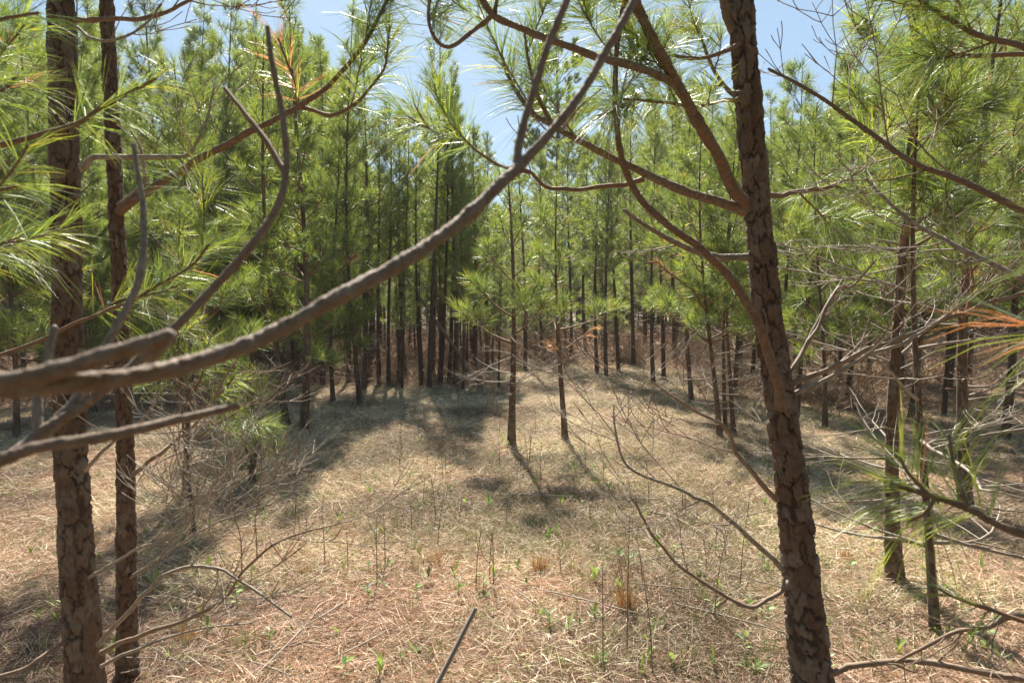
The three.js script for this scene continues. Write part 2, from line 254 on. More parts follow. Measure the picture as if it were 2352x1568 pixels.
// the three trunks that stand close to the lens
const T1 = pine({ name: 'pine_tree', label: 'thick plated pine trunk on the far left, left of its thinner neighbour', seed: 11, look: 'mid', ...trunkPath([[138, -10], [146, 300], [152, 600], [160, 1000], [196, 1568]], 2.55, 8), height: 8.5, r: 0.052, flare: [0.32, 0.7], step: 0.0048, seg: 92, relief: 0.0115, crown: [3.9, 7.8], len: [1.3, 0.4], dead: 0, group: 'big trunks close to the lens' });
const T2 = pine({ label: 'thinner scaly pine trunk just right of the thick leftmost trunk', seed: 12, look: 'mid', ...trunkPath([[244, -10], [258, 300], [272, 600], [286, 1000], [292, 1568]], 2.86, 7), height: 7.6, r: 0.033, flare: [0.4, 0.7], step: 0.0048, seg: 72, relief: 0.008, crown: [4.0, 7], len: [1.2, 0.4], dead: 0, group: 'big trunks close to the lens' });
const T3 = pine({ label: 'large leaning pine trunk with flaking bark on the right', seed: 13, look: 'mid', ...trunkPath([[1702, -10], [1722, 250], [1742, 500], [1768, 750], [1805, 1000], [1838, 1300], [1866, 1568]], 2.6, 8), height: 8.8, r: 0.052, flare: [0.55, 0.75], step: 0.0048, seg: 100, relief: 0.013, crown: [3.7, 8], len: [1.3, 0.4], dead: 0, group: 'big trunks close to the lens' });

// limbs of the leaning trunk
traced(T3, [[1718, 478, 2.58], [1690, 440, 2.5], [1655, 370, 2.4], [1600, 272, 2.3], [1558, 195, 2.25], [1510, 108, 2.2], [1462, 0, 2.15], [1440, -70, 2.1]], 25, 18, { twigs: 2, t0: 0.7, tufts: true, rise: true });
traced(T3, [[1558, 196, 2.25], [1500, 168, 2.2], [1400, 136, 2.15], [1300, 106, 2.1], [1200, 66, 2.05], [1132, 32, 2.0], [1098, -20, 2.0]], 16, 11, { wood: OLD });
traced(T3, [[1132, 32, 2.0], [1085, 72, 1.98], [1035, 104, 1.96], [1005, 98, 1.95], [986, 56, 1.95], [990, -10, 1.95], [1000, -60, 1.95]], 10, 6, { needles: 0.2, twigs: 1, tufts: true, twigLen: 0.14 });
traced(T3, [[1136, 28, 2.0], [1150, -40, 2.0], [1160, -90, 2.0]], 8, 5, { needles: 0.2 });
traced(T3, [[1712, 482, 2.58], [1620, 455, 2.5], [1520, 418, 2.4], [1420, 368, 2.35], [1330, 322, 2.3], [1272, 290, 2.28], [1218, 252, 2.25], [1175, 190, 2.25], [1150, 120, 2.25]], 20, 5, { wood: OLD, needles: 0.24, twigs: 3, t0: 0.45, tufts: true, rise: true });
traced(T3, [[1272, 290, 2.28], [1240, 230, 2.26], [1215, 140, 2.25], [1205, 60, 2.25]], 9, 5, { needles: 0.28, twigs: 2, tufts: true, twigLen: 0.2 });
traced(T3, [[1290, 300, 2.28], [1330, 250, 2.24], [1380, 205, 2.2]], 7, 3, { wood: DEAD, name: 'dead_branch' });
traced(T3, [[1478, 412, 2.38], [1390, 428, 2.34], [1310, 436, 2.3], [1245, 424, 2.28], [1215, 396, 2.26], [1180, 380, 2.24]], 11, 6, { twigs: 2, t0: 0.5, twigLen: 0.16 });
traced(T3, [[1218, 398, 2.26], [1120, 365, 2.24], [1050, 300, 2.22], [1010, 235, 2.2], [1000, 190, 2.2]], 6, 4, { needles: 0.24, twigs: 1, tufts: true, twigLen: 0.16 });
traced(T3, [[1730, 592, 2.6], [1655, 590, 2.56], [1592, 574, 2.5], [1530, 545, 2.46], [1465, 505, 2.4], [1432, 482, 2.38]], 16, 6, { wood: DEAD, twigs: 3, twigLen: 0.18, name: 'dead_branch' });
traced(T3, [[1800, 935, 2.5], [1772, 830, 2.45], [1745, 745, 2.42], [1690, 655, 2.4], [1620, 580, 2.35], [1530, 515, 2.3], [1465, 450, 2.28], [1425, 350, 2.25], [1413, 230, 2.22], [1418, 100, 2.2], [1440, -20, 2.2]], 21, 8, { twigs: 2, t0: 0.55, twigLen: 0.3, tufts: true, rise: true });
traced(T3, [[1822, 880, 2.6], [1900, 848, 2.6], [2000, 802, 2.58], [2095, 768, 2.55], [2200, 722, 2.5], [2290, 690, 2.45], [2420, 650, 2.4]], 12, 8, { wood: OLD, twigs: 6, twigLen: 0.4, rise: true, name: 'dead_branch', t0: 0.12 });
traced(T3, [[1825, 905, 2.6], [1900, 870, 2.56], [2000, 815, 2.5], [2100, 776, 2.45], [2210, 700, 2.42], [2330, 600, 2.4]], 10, 5, { wood: DEAD, twigs: 5, twigLen: 0.35, rise: true, name: 'dead_branch', t0: 0.3 });
traced(T3, [[1818, 850, 2.64], [1860, 780, 2.7], [1905, 690, 2.75], [1935, 640, 2.8]], 8, 4, { wood: DEAD, twigs: 3, twigLen: 0.2, name: 'dead_branch' });
traced(T3, [[1812, 860, 2.62], [1880, 750, 2.68], [1930, 660, 2.72], [1955, 660, 2.74], [2010, 600, 2.8]], 9, 4, { wood: OLD, twigs: 4, twigLen: 0.16, name: 'dead_branch' });
traced(T3, [[1812, 1338, 2.5], [1770, 1375, 2.45], [1722, 1394, 2.4], [1640, 1352, 2.35], [1545, 1284, 2.3], [1480, 1195, 2.26], [1462, 1150, 2.24]], 11, 4, { wood: OLD, twigs: 2, twigLen: 0.2, name: 'dead_branch' });
traced(T3, [[1800, 1308, 2.58], [1740, 1250, 2.5], [1680, 1192, 2.46], [1612, 1148, 2.42], [1540, 1118, 2.4], [1440, 1070, 2.38], [1412, 980, 2.36], [1410, 930, 2.36]], 12, 3, { wood: DEAD, twigs: 5, twigLen: 0.4, name: 'dead_branch' });
traced(T3, [[1786, 1148, 2.58], [1730, 1090, 2.54], [1690, 1040, 2.52], [1668, 985, 2.5], [1600, 945, 2.48], [1530, 900, 2.46], [1480, 860, 2.44]], 12, 3, { wood: OLD, twigs: 4, twigLen: 0.35, name: 'dead_branch' });
traced(T3, [[1905, 1548, 2.55], [1990, 1528, 2.5], [2100, 1516, 2.4], [2230, 1536, 2.3], [2400, 1568, 2.2]], 13, 14, { wood: OLD, twigs: 2, twigLen: 0.2, name: 'dead_branch' });
traced(T3, [[1690, 70, 2.6], [1665, 5, 2.6], [1650, -60, 2.6]], 22, 20, {});
traced(T3, [[1706, 98, 2.58], [1660, 120, 2.5], [1600, 134, 2.45], [1530, 120, 2.4], [1470, 90, 2.36], [1430, 60, 2.3]], 10, 5, { needles: 0.26, twigs: 3, tufts: true, twigLen: 0.2 });
traced(T3, [[1716, 220, 2.58], [1650, 235, 2.5], [1590, 243, 2.42], [1500, 232, 2.35], [1420, 225, 2.3]], 9, 5, { needles: 0.26, twigs: 3, tufts: true, twigLen: 0.2 });
traced(T3, [[1722, 250, 2.66], [1660, 190, 2.8], [1620, 110, 2.9], [1600, 40, 3.0]], 11, 5, { needles: 0.3, twigs: 4, tufts: true, twigLen: 0.26 });
traced(T3, [[1752, 450, 2.66], [1850, 440, 2.9], [1930, 420, 3.1], [2000, 380, 3.3]], 11, 5, { needles: 0.3, twigs: 5, tufts: true, twigLen: 0.3 });
// limbs of the two trunks on the other side
traced(T2, [[272, 486, 2.86], [340, 440, 2.72], [420, 390, 2.6], [510, 338, 2.5], [600, 288, 2.4], [682, 246, 2.35], [760, 190, 2.3], [830, 105, 2.28], [880, 20, 2.25], [905, -40, 2.25]], 17, 5, { needles: 0.26, twigs: 2, t0: 0.75, tufts: true, twigLen: 0.2, rise: true });
traced(T2, [[690, 246, 2.35], [760, 262, 2.32], [815, 242, 2.3], [860, 190, 2.3], [885, 140, 2.3], [895, 60, 2.28]], 9, 4, { needles: 0.26, twigs: 2, tufts: true, twigLen: 0.18 });
traced(T2, [[680, 246, 2.35], [682, 220, 2.35], [672, 175, 2.34], [655, 130, 2.33], [640, 90, 2.32]], 7, 4, { needles: 0.22, needle: { brown: 0.55 } });
traced(T2, [[272, 470, 2.84], [312, 440, 2.76], [332, 410, 2.74], [330, 375, 2.72], [322, 340, 2.7], [300, 300, 2.68]], 10, 4, { wood: DEAD, twigs: 2, twigLen: 0.15, name: 'dead_branch' });
traced(T1, [[186, 384, 2.5], [215, 366, 2.48], [300, 361, 2.42], [395, 362, 2.38], [430, 352, 2.36], [452, 325, 2.35], [480, 255, 2.33], [490, 200, 2.32]], 14, 4, { wood: DEAD, twigs: 5, twigLen: 0.2, t0: 0.45, name: 'dead_branch' });
traced(T1, [[172, 46, 2.5], [240, 46, 2.45], [330, 42, 2.4], [390, 28, 2.36], [445, -4, 2.33], [480, -30, 2.3]], 11, 6, { twigs: 2, twigLen: 0.25, t0: 0.5 });
traced(T1, [[172, 60, 2.5], [230, 95, 2.45], [290, 82, 2.4], [340, 50, 2.38], [370, 10, 2.36]], 7, 4, { wood: DEAD, twigs: 3, twigLen: 0.2, name: 'dead_branch' });
traced(T1, [[205, 1325, 2.5], [270, 1285, 2.4], [330, 1255, 2.34], [400, 1240, 2.3], [440, 1185, 2.28], [456, 1110, 2.26]], 8, 3, { wood: DEAD, twigs: 9, twigLen: 0.4, name: 'dead_branch', t0: 0.4, up: 0.25, rise: true });
traced(T2, [[300, 1325, 2.84], [350, 1290, 2.7], [420, 1245, 2.6], [500, 1200, 2.5], [640, 1150, 2.4]], 7, 3, { wood: DEAD, twigs: 7, twigLen: 0.35, name: 'dead_branch', rise: true });
traced(T1, [[225, 1480, 2.5], [300, 1400, 2.4], [380, 1320, 2.3], [480, 1300, 2.25], [560, 1340, 2.2], [670, 1415, 2.15]], 11, 5, { wood: DEAD, twigs: 3, twigLen: 0.25, name: 'dead_branch' });
traced(T1, [[232, 1500, 2.5], [330, 1455, 2.4], [440, 1420, 2.3], [520, 1370, 2.25], [560, 1310, 2.22], [650, 1240, 2.18], [780, 1200, 2.15]], 11, 3, { wood: OLD, twigs: 6, twigLen: 0.35, name: 'dead_branch' });
traced(T1, [[232, 1530, 2.5], [340, 1480, 2.4], [460, 1445, 2.3], [580, 1430, 2.2]], 8, 3, { wood: DEAD, twigs: 4, twigLen: 0.3, name: 'dead_branch' });
traced(T1, [[150, 1475, 2.5], [90, 1510, 2.4], [40, 1540, 2.35], [-40, 1560, 2.3]], 9, 6, { wood: OLD, twigs: 2, name: 'dead_branch' });
traced(T1, [[195, 1080, 2.5], [260, 1010, 2.4], [330, 960, 2.3], [380, 880, 2.25]], 9, 3, { wood: DEAD, twigs: 2, twigLen: 0.3, name: 'dead_branch' });
traced(T2, [[305, 1090, 2.84], [380, 1030, 2.7], [460, 960, 2.6], [520, 860, 2.5], [560, 800, 2.46]], 9, 3, { wood: OLD, twigs: 3, twigLen: 0.4, name: 'dead_branch' });

// the pine whose bare limbs sweep in close to the lens; its trunk stands outside the frame
const T0 = pine({ label: 'pine whose blurred bare limbs sweep across from the left edge, closest to the lens', seed: 14, look: 'mid', base: V(-1.02, gh(-1.02, -0.42), -0.42), lean: [-0.02, 0], height: 7.5, r: 0.06, rows: 200, seg: 32, crown: [4, 7], len: [1.1, 0.4], dead: 0 });
const j0 = V(-1.0, 1.42, -0.42);
traced(T0, [[-500, 900, 0.46], [-60, 890, 0.5], [130, 880, 0.52], [300, 864, 0.54], [450, 830, 0.58], [600, 778, 0.62], [750, 700, 0.66], [900, 618, 0.71], [1000, 552, 0.75], [1085, 485, 0.79], [1150, 420, 0.82], [1188, 388, 0.84]], 42, 21, { from: j0, fine: 26, seg: 18, wood: OLD, rough: 0.2, kinks: 0.35 });
traced(T0, [[1182, 394, 0.838], [1196, 310, 0.86], [1228, 205, 0.88], [1264, 100, 0.9], [1306, -4, 0.92], [1345, -110, 0.95]], 17, 13, { fine: 20, seg: 12, wood: OLD, rough: 0.2, kinks: 0.5 });
traced(T0, [[1182, 392, 0.838], [1258, 312, 0.86], [1338, 212, 0.89], [1402, 106, 0.92], [1462, -4, 0.95], [1510, -110, 0.98]], 20, 13, { fine: 20, seg: 12, wood: OLD, rough: 0.2, kinks: 0.5 });
traced(T0, [[-500, 905, 0.46], [-40, 880, 0.5], [130, 848, 0.51], [250, 812, 0.52], [340, 788, 0.53], [392, 770, 0.535]], 44, 26, { from: j0, fine: 8, seg: 12, wood: OLD });
traced(T0, [[340, 820, 0.545], [365, 806, 0.54], [385, 790, 0.535]], 30, 18, { fine: 6, seg: 10, wood: DEAD });
traced(T0, [[-480, 1160, 0.52], [-50, 1072, 0.58], [60, 1032, 0.6], [250, 1000, 0.63], [400, 965, 0.66], [545, 932, 0.7]], 34, 14, { from: V(-1.0, 1.2, -0.42), fine: 8, seg: 12, wood: OLD });
traced(T0, [[-420, 1160, 0.66], [-30, 1068, 0.76], [82, 1002, 0.8], [165, 928, 0.83], [246, 790, 0.86], [318, 640, 0.9], [329, 500, 0.93], [306, 330, 0.96]], 28, 8, { from: V(-1.0, 1.2, -0.44), fine: 9, seg: 10, wood: DEAD, name: 'dead_branch' });
traced(T0, [[84, 1002, 0.8], [200, 922, 0.83], [355, 795, 0.87], [425, 725, 0.89], [560, 580, 0.93], [636, 470, 0.96], [655, 384, 0.98], [648, 270, 1.0], [622, 140, 1.02], [612, 60, 1.04]], 23, 9, { fine: 8, seg: 10, wood: OLD });
traced(T0, [[654, 396, 0.98], [620, 340, 1.0], [565, 270, 1.02], [515, 205, 1.04]], 14, 8, { fine: 6, wood: LIVE });
traced(T0, [[90, 998, 0.8], [86, 930, 0.81], [104, 850, 0.83], [126, 752, 0.85]], 20, 13, { fine: 6, wood: DEAD, name: 'dead_branch' });

// the pine outside the frame on the left whose needle shoots hang in front of the trunks
const TL = pine({ label: 'pine reaching green needle sprays in front of the two left trunks', seed: 15, look: 'mid', base: V(-2.1, gh(-2.1, -1.5), -1.5), height: 6.5, r: 0.055, rows: 120, seg: 24, crown: [3.4, 6.2], len: [1.0, 0.4], dead: 0 });
const LN = { perM: 200, per: 3, len: 0.18, w: 0.0015, droop: 0.2, bent: true };
const jl = (y) => V(-2.1, y, -1.5);
traced(TL, [[-420, 400, 1.55], [0, 335, 1.7], [100, 308, 1.75], [172, 284, 1.8], [236, 244, 1.84], [300, 212, 1.88], [355, 178, 1.9]], 13, 8, { from: jl(2.2), needles: 0.26, needle: { ...LN, len: 0.17 } });
traced(TL, [[-400, 130, 1.5], [-60, 60, 1.6], [20, 40, 1.62], [90, 30, 1.65]], 10, 6, { from: jl(2.3), needles: 0.3, needle: { ...LN, perM: 110 } });
traced(TL, [[-420, 520, 1.3], [-80, 470, 1.35], [-10, 440, 1.38], [55, 425, 1.4]], 10, 6, { from: jl(1.9), needles: 0.2, twigs: 1, tufts: true, twigLen: 0.12, needle: { ...LN, perM: 120, len: 0.15 } });
traced(TL, [[-420, 640, 1.5], [-80, 590, 1.7], [0, 560, 1.8], [40, 545, 1.85]], 10, 6, { from: jl(1.8), needles: 0.25, twigs: 2, tufts: true, twigLen: 0.25, needle: LN });
traced(TL, [[-400, 250, 1.6], [-80, 225, 1.9], [0, 210, 2.0], [40, 170, 2.05]], 10, 6, { from: jl(2.25), needles: 0.25, twigs: 2, tufts: true, twigLen: 0.25, needle: LN });
traced(TL, [[-300, 880, 1.8], [40, 800, 2.0], [190, 735, 2.05], [300, 690, 2.1], [390, 640, 2.15], [450, 600, 2.2], [480, 560, 2.2]], 9, 5, { from: jl(1.5), needles: 0.24, twigs: 3, tufts: true, twigLen: 0.22, needle: LN });

// the pine outside the frame on the right with blurred needle sprays and long limbs
const TR = pine({ label: 'pine reaching blurred needle sprays and long limbs in from the right edge', seed: 16, look: 'mid', base: V(2.2, gh(2.2, -1.6), -1.6), height: 7, r: 0.06, rows: 120, seg: 24, crown: [3.4, 6.6], len: [1.1, 0.4], dead: 0 });
const jr = (y) => V(2.2, y, -1.6);
const RN = { perM: 160, per: 3, len: 0.215, w: 0.0019, droop: 0.24, bent: true };
traced(TR, [[2760, 1330, 1.25], [2420, 1245, 1.3], [2300, 1205, 1.33], [2230, 1170, 1.37], [2130, 1135, 1.41], [2045, 1110, 1.44]], 20, 9, { from: jr(1.0), needles: 0.2, needle: RN });
traced(TR, [[2130, 1135, 1.41], [2090, 1090, 1.43], [2065, 1045, 1.45]], 9, 6, { needles: 0.12, needle: RN });
traced(TR, [[2150, 1140, 1.4], [2120, 1180, 1.4], [2085, 1200, 1.42]], 9, 6, { needles: 0.12, needle: RN });
traced(TR, [[2225, 1162, 1.35], [2200, 1110, 1.38], [2185, 1050, 1.4], [2180, 1000, 1.42]], 10, 7, { needles: 0.16, needle: RN });
traced(TR, [[2700, 1480, 1.5], [2400, 1440, 1.6], [2280, 1400, 1.65], [2180, 1365, 1.7], [2150, 1350, 1.72]], 12, 6, { from: jr(0.9), needles: 0.14, needle: { ...RN, perM: 170, len: 0.17 } });
traced(TR, [[2760, 790, 1.0], [2460, 760, 1.02], [2400, 750, 1.03], [2360, 740, 1.04]], 14, 8, { from: jr(1.55), needles: 0.25, needle: { ...LN, perM: 110, brown: 0.15 } });
traced(TR, [[2760, 640, 1.0], [2480, 560, 1.05], [2430, 530, 1.08]], 14, 8, { from: jr(1.6), needles: 0.3, twigs: 2, tufts: true, twigLen: 0.12, needle: { ...LN, perM: 100 } });
traced(TR, [[2700, 640, 1.9], [2352, 482, 2.1], [2200, 410, 2.2], [2120, 382, 2.25], [2060, 350, 2.3], [1990, 298, 2.35], [1900, 232, 2.4], [1830, 190, 2.45], [1766, 158, 2.5]], 15, 5, { from: jr(1.7), wood: LIVE, twigs: 6, twigLen: 0.4, t0: 0.2 });
traced(TR, [[2700, 210, 1.9], [2352, 112, 2.1], [2260, 82, 2.15], [2180, 40, 2.2], [2110, -4, 2.25]], 14, 9, { from: jr(2.2), twigs: 3, twigLen: 0.3, tufts: true, needles: 0.2 });
traced(TR, [[2700, 170, 1.9], [2352, 128, 2.2], [2240, 126, 2.25], [2160, 118, 2.3], [2105, 80, 2.35], [2085, 20, 2.4], [2080, -40, 2.4]], 11, 6, { from: jr(2.15), twigs: 3, twigLen: 0.3, tufts: true, needles: 0.2 });
traced(TR, [[2700, 900, 2.0], [2352, 640, 2.3], [2250, 590, 2.4], [2150, 540, 2.5], [2060, 480, 2.55], [1990, 410, 2.6]], 14, 6, { from: jr(1.3), wood: DEAD, twigs: 6, twigLen: 0.4, name: 'dead_branch' });
traced(TR, [[2700, 1520, 1.7], [2352, 1412, 1.9], [2270, 1440, 1.95], [2200, 1450, 2.0], [2120, 1490, 2.05], [2060, 1520, 2.1]], 14, 6, { from: jr(0.7), wood: OLD, twigs: 4, twigLen: 0.25, name: 'dead_branch' });

// ---------------------------------------------------------------- pines standing round the clearing
// [x, foot, top, lowest green limb, trunk width, half width of crown] in the photograph, then the label
const px = (v, d) => v / F * d;
function standing([x, foot, top, low, w, half, label, more = {}], i) {
  const base = onGround(x, foot), d = -base.z, y = (v) => at(x, v, d).y - base.y, Ht = y(top);
  return pine({ seed: 100 + i * 7, look: 'mid', base, height: Ht, r: px(w / 2, d) * 0.7, crown: [y(low), Ht * 0.99], len: [px(half, d), px(half, d) * 0.33], dead: 6, deadLen: 0.85, rows: 110, seg: 16, label, group: 'young pines round the clearing', coarse: { w: Math.min(0.0062, Math.max(0.003, d * 0.00072)), perM: Math.max(150, 240 - d * 11) }, ...more });
}
const MID = [
  [36, 1010, 60, 850, 17, 190, 'slim pine at the left edge with green sprays behind the thick trunk'],
  [422, 1150, 130, 880, 17, 200, 'slim reddish pine right of the two left trunks, with full green crown'],
  [449, 1235, 480, 900, 11, 110, 'very thin young pine standing nearest behind the low dead twigs at left'],
  [576, 1110, 835, 1060, 18, 75, 'short sapling with green tufts almost down to the ground at left', { dead: 3, whorl: 0.22 }],
  [658, 978, 90, 860, 20, 115, 'left one of two pines standing close together at the left of the clearing', { dead: 9 }],
  [697, 988, -40, 850, 24, 120, 'right one of two pines standing close together at the left of the clearing', { dead: 14 }],
  [765, 925, 240, 830, 13, 120, 'small pine behind the close pair at the left of the clearing'],
  [828, 932, 20, 740, 15, 90, 'tall dark pine at the mouth of the dense stand, its foot in shadow'],
  [548, 872, 30, 820, 16, 150, 'tall pine behind the short sapling on the left'],
  [478, 868, 40, 830, 16, 140, 'tall pine rising behind the slim reddish one on the left'],
  [335, 905, -60, 860, 19, 170, 'tall pine filling the gap right of the second left trunk'],
  [215, 950, -60, 860, 18, 160, 'pine seen in the gap between the two left trunks'],
  [90, 935, -80, 840, 20, 170, 'tall pine behind the thick left trunk, towards the left edge'],
  [1174, 1027, 380, 780, 21, 140, 'left one of the two young pines standing alone in the clearing', { dead: 12, seed: 501, r: 0.038, whorl: 0.34, gaps: 0.3, bend: 0.012, lean: [-0.022, 0], per: 4 }],
  [1299, 1013, 420, 770, 16, 140, 'right one of the two young pines standing alone in the clearing', { dead: 8, seed: 502, r: 0.031, whorl: 0.34, gaps: 0.3, bend: 0.012, lean: [-0.03, 0], per: 4 }],
  [1655, 1008, 300, 780, 16, 150, 'young pine with curved foot left of the leaning trunk', { lean: [-0.05, 0], dead: 12 }],
  [1668, 992, 230, 760, 12, 130, 'thinner pine of the close pair beside the curved-foot pine', { dead: 10 }],
  [1687, 998, 260, 760, 13, 140, 'straight pine next to the leaning trunk, rightmost of three', { dead: 10 }],
  [2056, 1335, -160, 560, 42, 230, 'stout mottled pine trunk right of the leaning one', { lean: [-0.05, 0], rows: 420, seg: 40, relief: 0.007, dead: 15, deadLen: 1.3, look: 'near', gaps: 0.25 }],
  [2152, 1462, -60, 540, 27, 200, 'slender reddish pine trunk between the two stouter ones on the right', { lean: [-0.02, 0], rows: 320, seg: 30, dead: 15, deadLen: 1.3, look: 'near', gaps: 0.3 }],
  [2220, 1172, -100, 740, 36, 230, 'dark rough pine trunk behind the slender reddish one on the right', { rows: 240, seg: 26, dead: 14, deadLen: 1.2 }],
  [2308, 1015, -40, 780, 25, 200, 'pine close to the right edge behind blurred needles', { dead: 12 }],
  [2092, 962, 0, 770, 17, 180, 'slim pine seen between the stout and the slender right trunks', { dead: 10 }],
  [1896, 985, 230, 830, 14, 140, 'pine with bright sprays just right of the leaning trunk', { dead: 8 }],
  [1945, 930, 120, 800, 16, 150, 'tall pine in the gap between the leaning and the stout trunk', { dead: 8 }],
  [1800, 925, 170, 780, 15, 150, 'pine half hidden behind the leaning trunk', { dead: 8 }],
  [1590, 925, 200, 760, 13, 130, 'slim pine at the right back of the clearing', { dead: 8 }],
  [2180, 900, -40, 770, 16, 190, 'pine behind the right-hand trunks, midway to the far stand', { dead: 8 }],
  [2400, 1040, -60, 700, 22, 220, 'pine whose sprays hang in at the right edge of the frame', { dead: 6 }],
  [-60, 990, -60, 720, 20, 220, 'pine whose sprays fill the left edge of the frame', { dead: 6 }],
];
const STAND = MID.map(standing);
// low green sprays beside the two left trunks
for (const [k, pts, n] of [[2, [[447, 960, 4.7], [480, 925, 4.62], [520, 885, 4.55], [540, 860, 4.5]], 0.34], [2, [[447, 1010, 4.7], [495, 975, 4.6], [545, 945, 4.5]], 0.3], [2, [[444, 900, 4.7], [462, 860, 4.66], [470, 835, 4.62]], 0.26], [1, [[420, 905, 5.8], [385, 880, 5.7], [350, 870, 5.65]], 0.36], [1, [[420, 860, 5.8], [455, 815, 5.7], [480, 780, 5.6]], 0.36], [3, [[574, 1050, 6.1], [560, 1020, 6.05], [556, 990, 6]], 0.25], [3, [[576, 1070, 6.1], [592, 1030, 6.05], [596, 1000, 6]], 0.25]])
  traced(STAND[k], pts, 6, 4, { fine: 6, seg: 5, needles: n, twigs: 2, tufts: true, twigLen: 0.2, needle: { perM: 190, per: 2, w: 0.0034, len: 0.2, bent: false } });
// dead rust-red needle sprays among the green
for (const [k, pts, n] of [[14, [[1302, 800, 7.8], [1330, 778, 7.75], [1352, 762, 7.7], [1368, 752, 7.7]], 0.2], [14, [[1298, 820, 7.85], [1280, 800, 7.8], [1262, 786, 7.8]], 0.14], [15, [[1630, 690, 8], [1570, 650, 7.9], [1530, 620, 7.8], [1508, 600, 7.8]], 0.3], [6, [[768, 640, 10], [800, 600, 9.9], [820, 585, 9.8]], 0.25], [20, [[2220, 640, 5.2], [2250, 600, 5.1], [2262, 585, 5.1]], 0.22]])
  traced(STAND[k], pts, 5, 3, { fine: 6, seg: 5, name: 'dead_branch', needles: n, needle: { dead: true, perM: 190, per: 2, len: 0.15, w: 0.0045, bent: false } });

// ---------------------------------------------------------------- the stand beyond
const PROTO = [];
function farPine(i, base, Ht, r, label, group, turn) {
  let g = PROTO[i];
  if (!g) {
    g = PROTO[i] = pine({ seed: 900 + i * 13, look: 'far', base, height: 8, r: 0.056, flare: [0.12, 0.3], bend: 0.012, crown: [[1.3, 1.8, 1.0, 1.5, 2.0, 3.6, 4.3, 3.1][i], 7.9], len: [[1.05, 0.9, 1.15, 0.95, 1.0, 0.9, 0.8, 0.95][i], 0.3], whorl: 0.36, per: 5, dead: 16, deadLen: 0.9, deadFrom: 0.8, label, group });
    g.userData.h = 8;
  } else { g = g.clone(); g.name = numbered('pine_tree'); g.userData = { label, category: 'pine tree', group }; scene.add(g); }
  const s = Ht / 8, t = s * (r ? sat(r / (0.056 * s) * 0.5) + 0.5 : 1); g.position.copy(base); g.scale.set(t, s, t); g.rotation.y = turn; return g;
}
const RF = rng(77);
const ORD = 'first second third fourth fifth sixth seventh eighth ninth tenth eleventh twelfth thirteenth fourteenth fifteenth sixteenth'.split(' ');
const HAND = [   // [x, foot, top, label]
  [702, 882, 60], [726, 872, 180], [742, 892, 120], [800, 880, 200], [851, 872, 250], [871, 884, 260], [893, 888, 240], [917, 880, 270], [931, 870, 250], [968, 890, 330], [1011, 884, 190], [1031, 878, 210], [1047, 868, 250], [1066, 862, 300], [1089, 876, 280], [1121, 852, 310],
].map((a, i) => [...a, `${ORD[i]} slim trunk from the left in the dark stand behind the clearing`, 'dense stand on the left of the clearing']).concat([
  [1206, 850, 330], [1248, 832, 340], [1312, 836, 300], [1346, 826, 320], [1372, 860, 300], [1393, 868, 320], [1421, 853, 260], [1456, 841, 200], [1501, 882, 260], [1525, 874, 220], [1551, 840, 170], [1580, 852, 190],
].map((a, i) => [...a, `${ORD[i]} slim trunk from the left in the open row beyond the two lone pines`, 'row across the far end of the clearing']), [
  [985, 893, 25, 'tall straight spire-topped pine against the gap of sky', undefined], [835, 900, 25, 'tall slim pine whose tip rises left of the sky gap', undefined], [1045, 885, 150, 'slim pine with narrow tip right of the spire-topped pine', undefined],
]);
HAND.forEach(([x, foot, top, label, group], i) => { const b = onGround(x, foot), d = -b.z; farPine(5 + i % 3, b, at(x, top, d).y, px(4.6, d), label, group, RF() * 6.28); });
const SKY = [[-400, -60], [0, -40], [250, 0], [330, 150], [420, 190], [470, 70], [560, 60], [610, -30], [735, 0], [800, 90], [860, 320], [940, 330], [1020, 240], [1080, 330], [1180, 350], [1260, 360], [1360, 270], [1450, 180], [1560, 130], [1640, 110], [1720, 190], [1800, 190], [1900, 190], [1990, 60], [2150, 0], [2800, -40]];
const skyline = (x) => { let k = 0; while (k < SKY.length - 2 && SKY[k + 1][0] < x) k++; return lerp(SKY[k][1], SKY[k + 1][1], sat((x - SKY[k][0]) / (SKY[k + 1][0] - SKY[k][0]))); };
const spots = []; let tries = 0;
while (spots.length < 160 && tries++ < 9000) {
  const d = 9 + 30 * Math.pow(RF(), 1.25), x = -260 + 2870 * RF(), p = at(x, 700, d), keep = x < 640 ? d > 11.5 : x < 1090 ? d > 13.5 : x < 1620 ? d > 19 : d > 9.5; p.y = gh(p.x, p.z);
  if (!keep || spots.some((q) => q.distanceTo(p) < (d < 16 ? 1.0 : 1.25))) continue;
  spots.push(p); const top = skyline(x) + 20 + 190 * Math.pow(RF(), 1.4), side = x < 640 ? 0 : x < 1090 ? 1 : x < 1620 ? 2 : 3;
  const tall = at(x, top, d).y - p.y, how = tall < 6 ? 'short' : tall < 10 ? 'tall' : 'very tall', rank = d < 15 ? 'front ranks' : d < 23 ? 'middle ranks' : 'back ranks';
  farPine(side === 1 ? 5 + ((RF() * 3) | 0) : (RF() * 5) | 0, p, tall, px(4, d) + 0.012, [`${how} green pine in the ${rank} of the thicket behind the left trunks`, `${how} pine in the ${rank} of the dark stand left of the clearing`, `${how} pine in the ${rank} of the green wall beyond the clearing`, `${how} green pine in the ${rank} of the thicket behind the right trunks`][side], ['thicket behind the left trunks', 'deep in the dense stand', 'green wall beyond the clearing', 'thicket behind the right trunks'][side], RF() * 6.28);
}
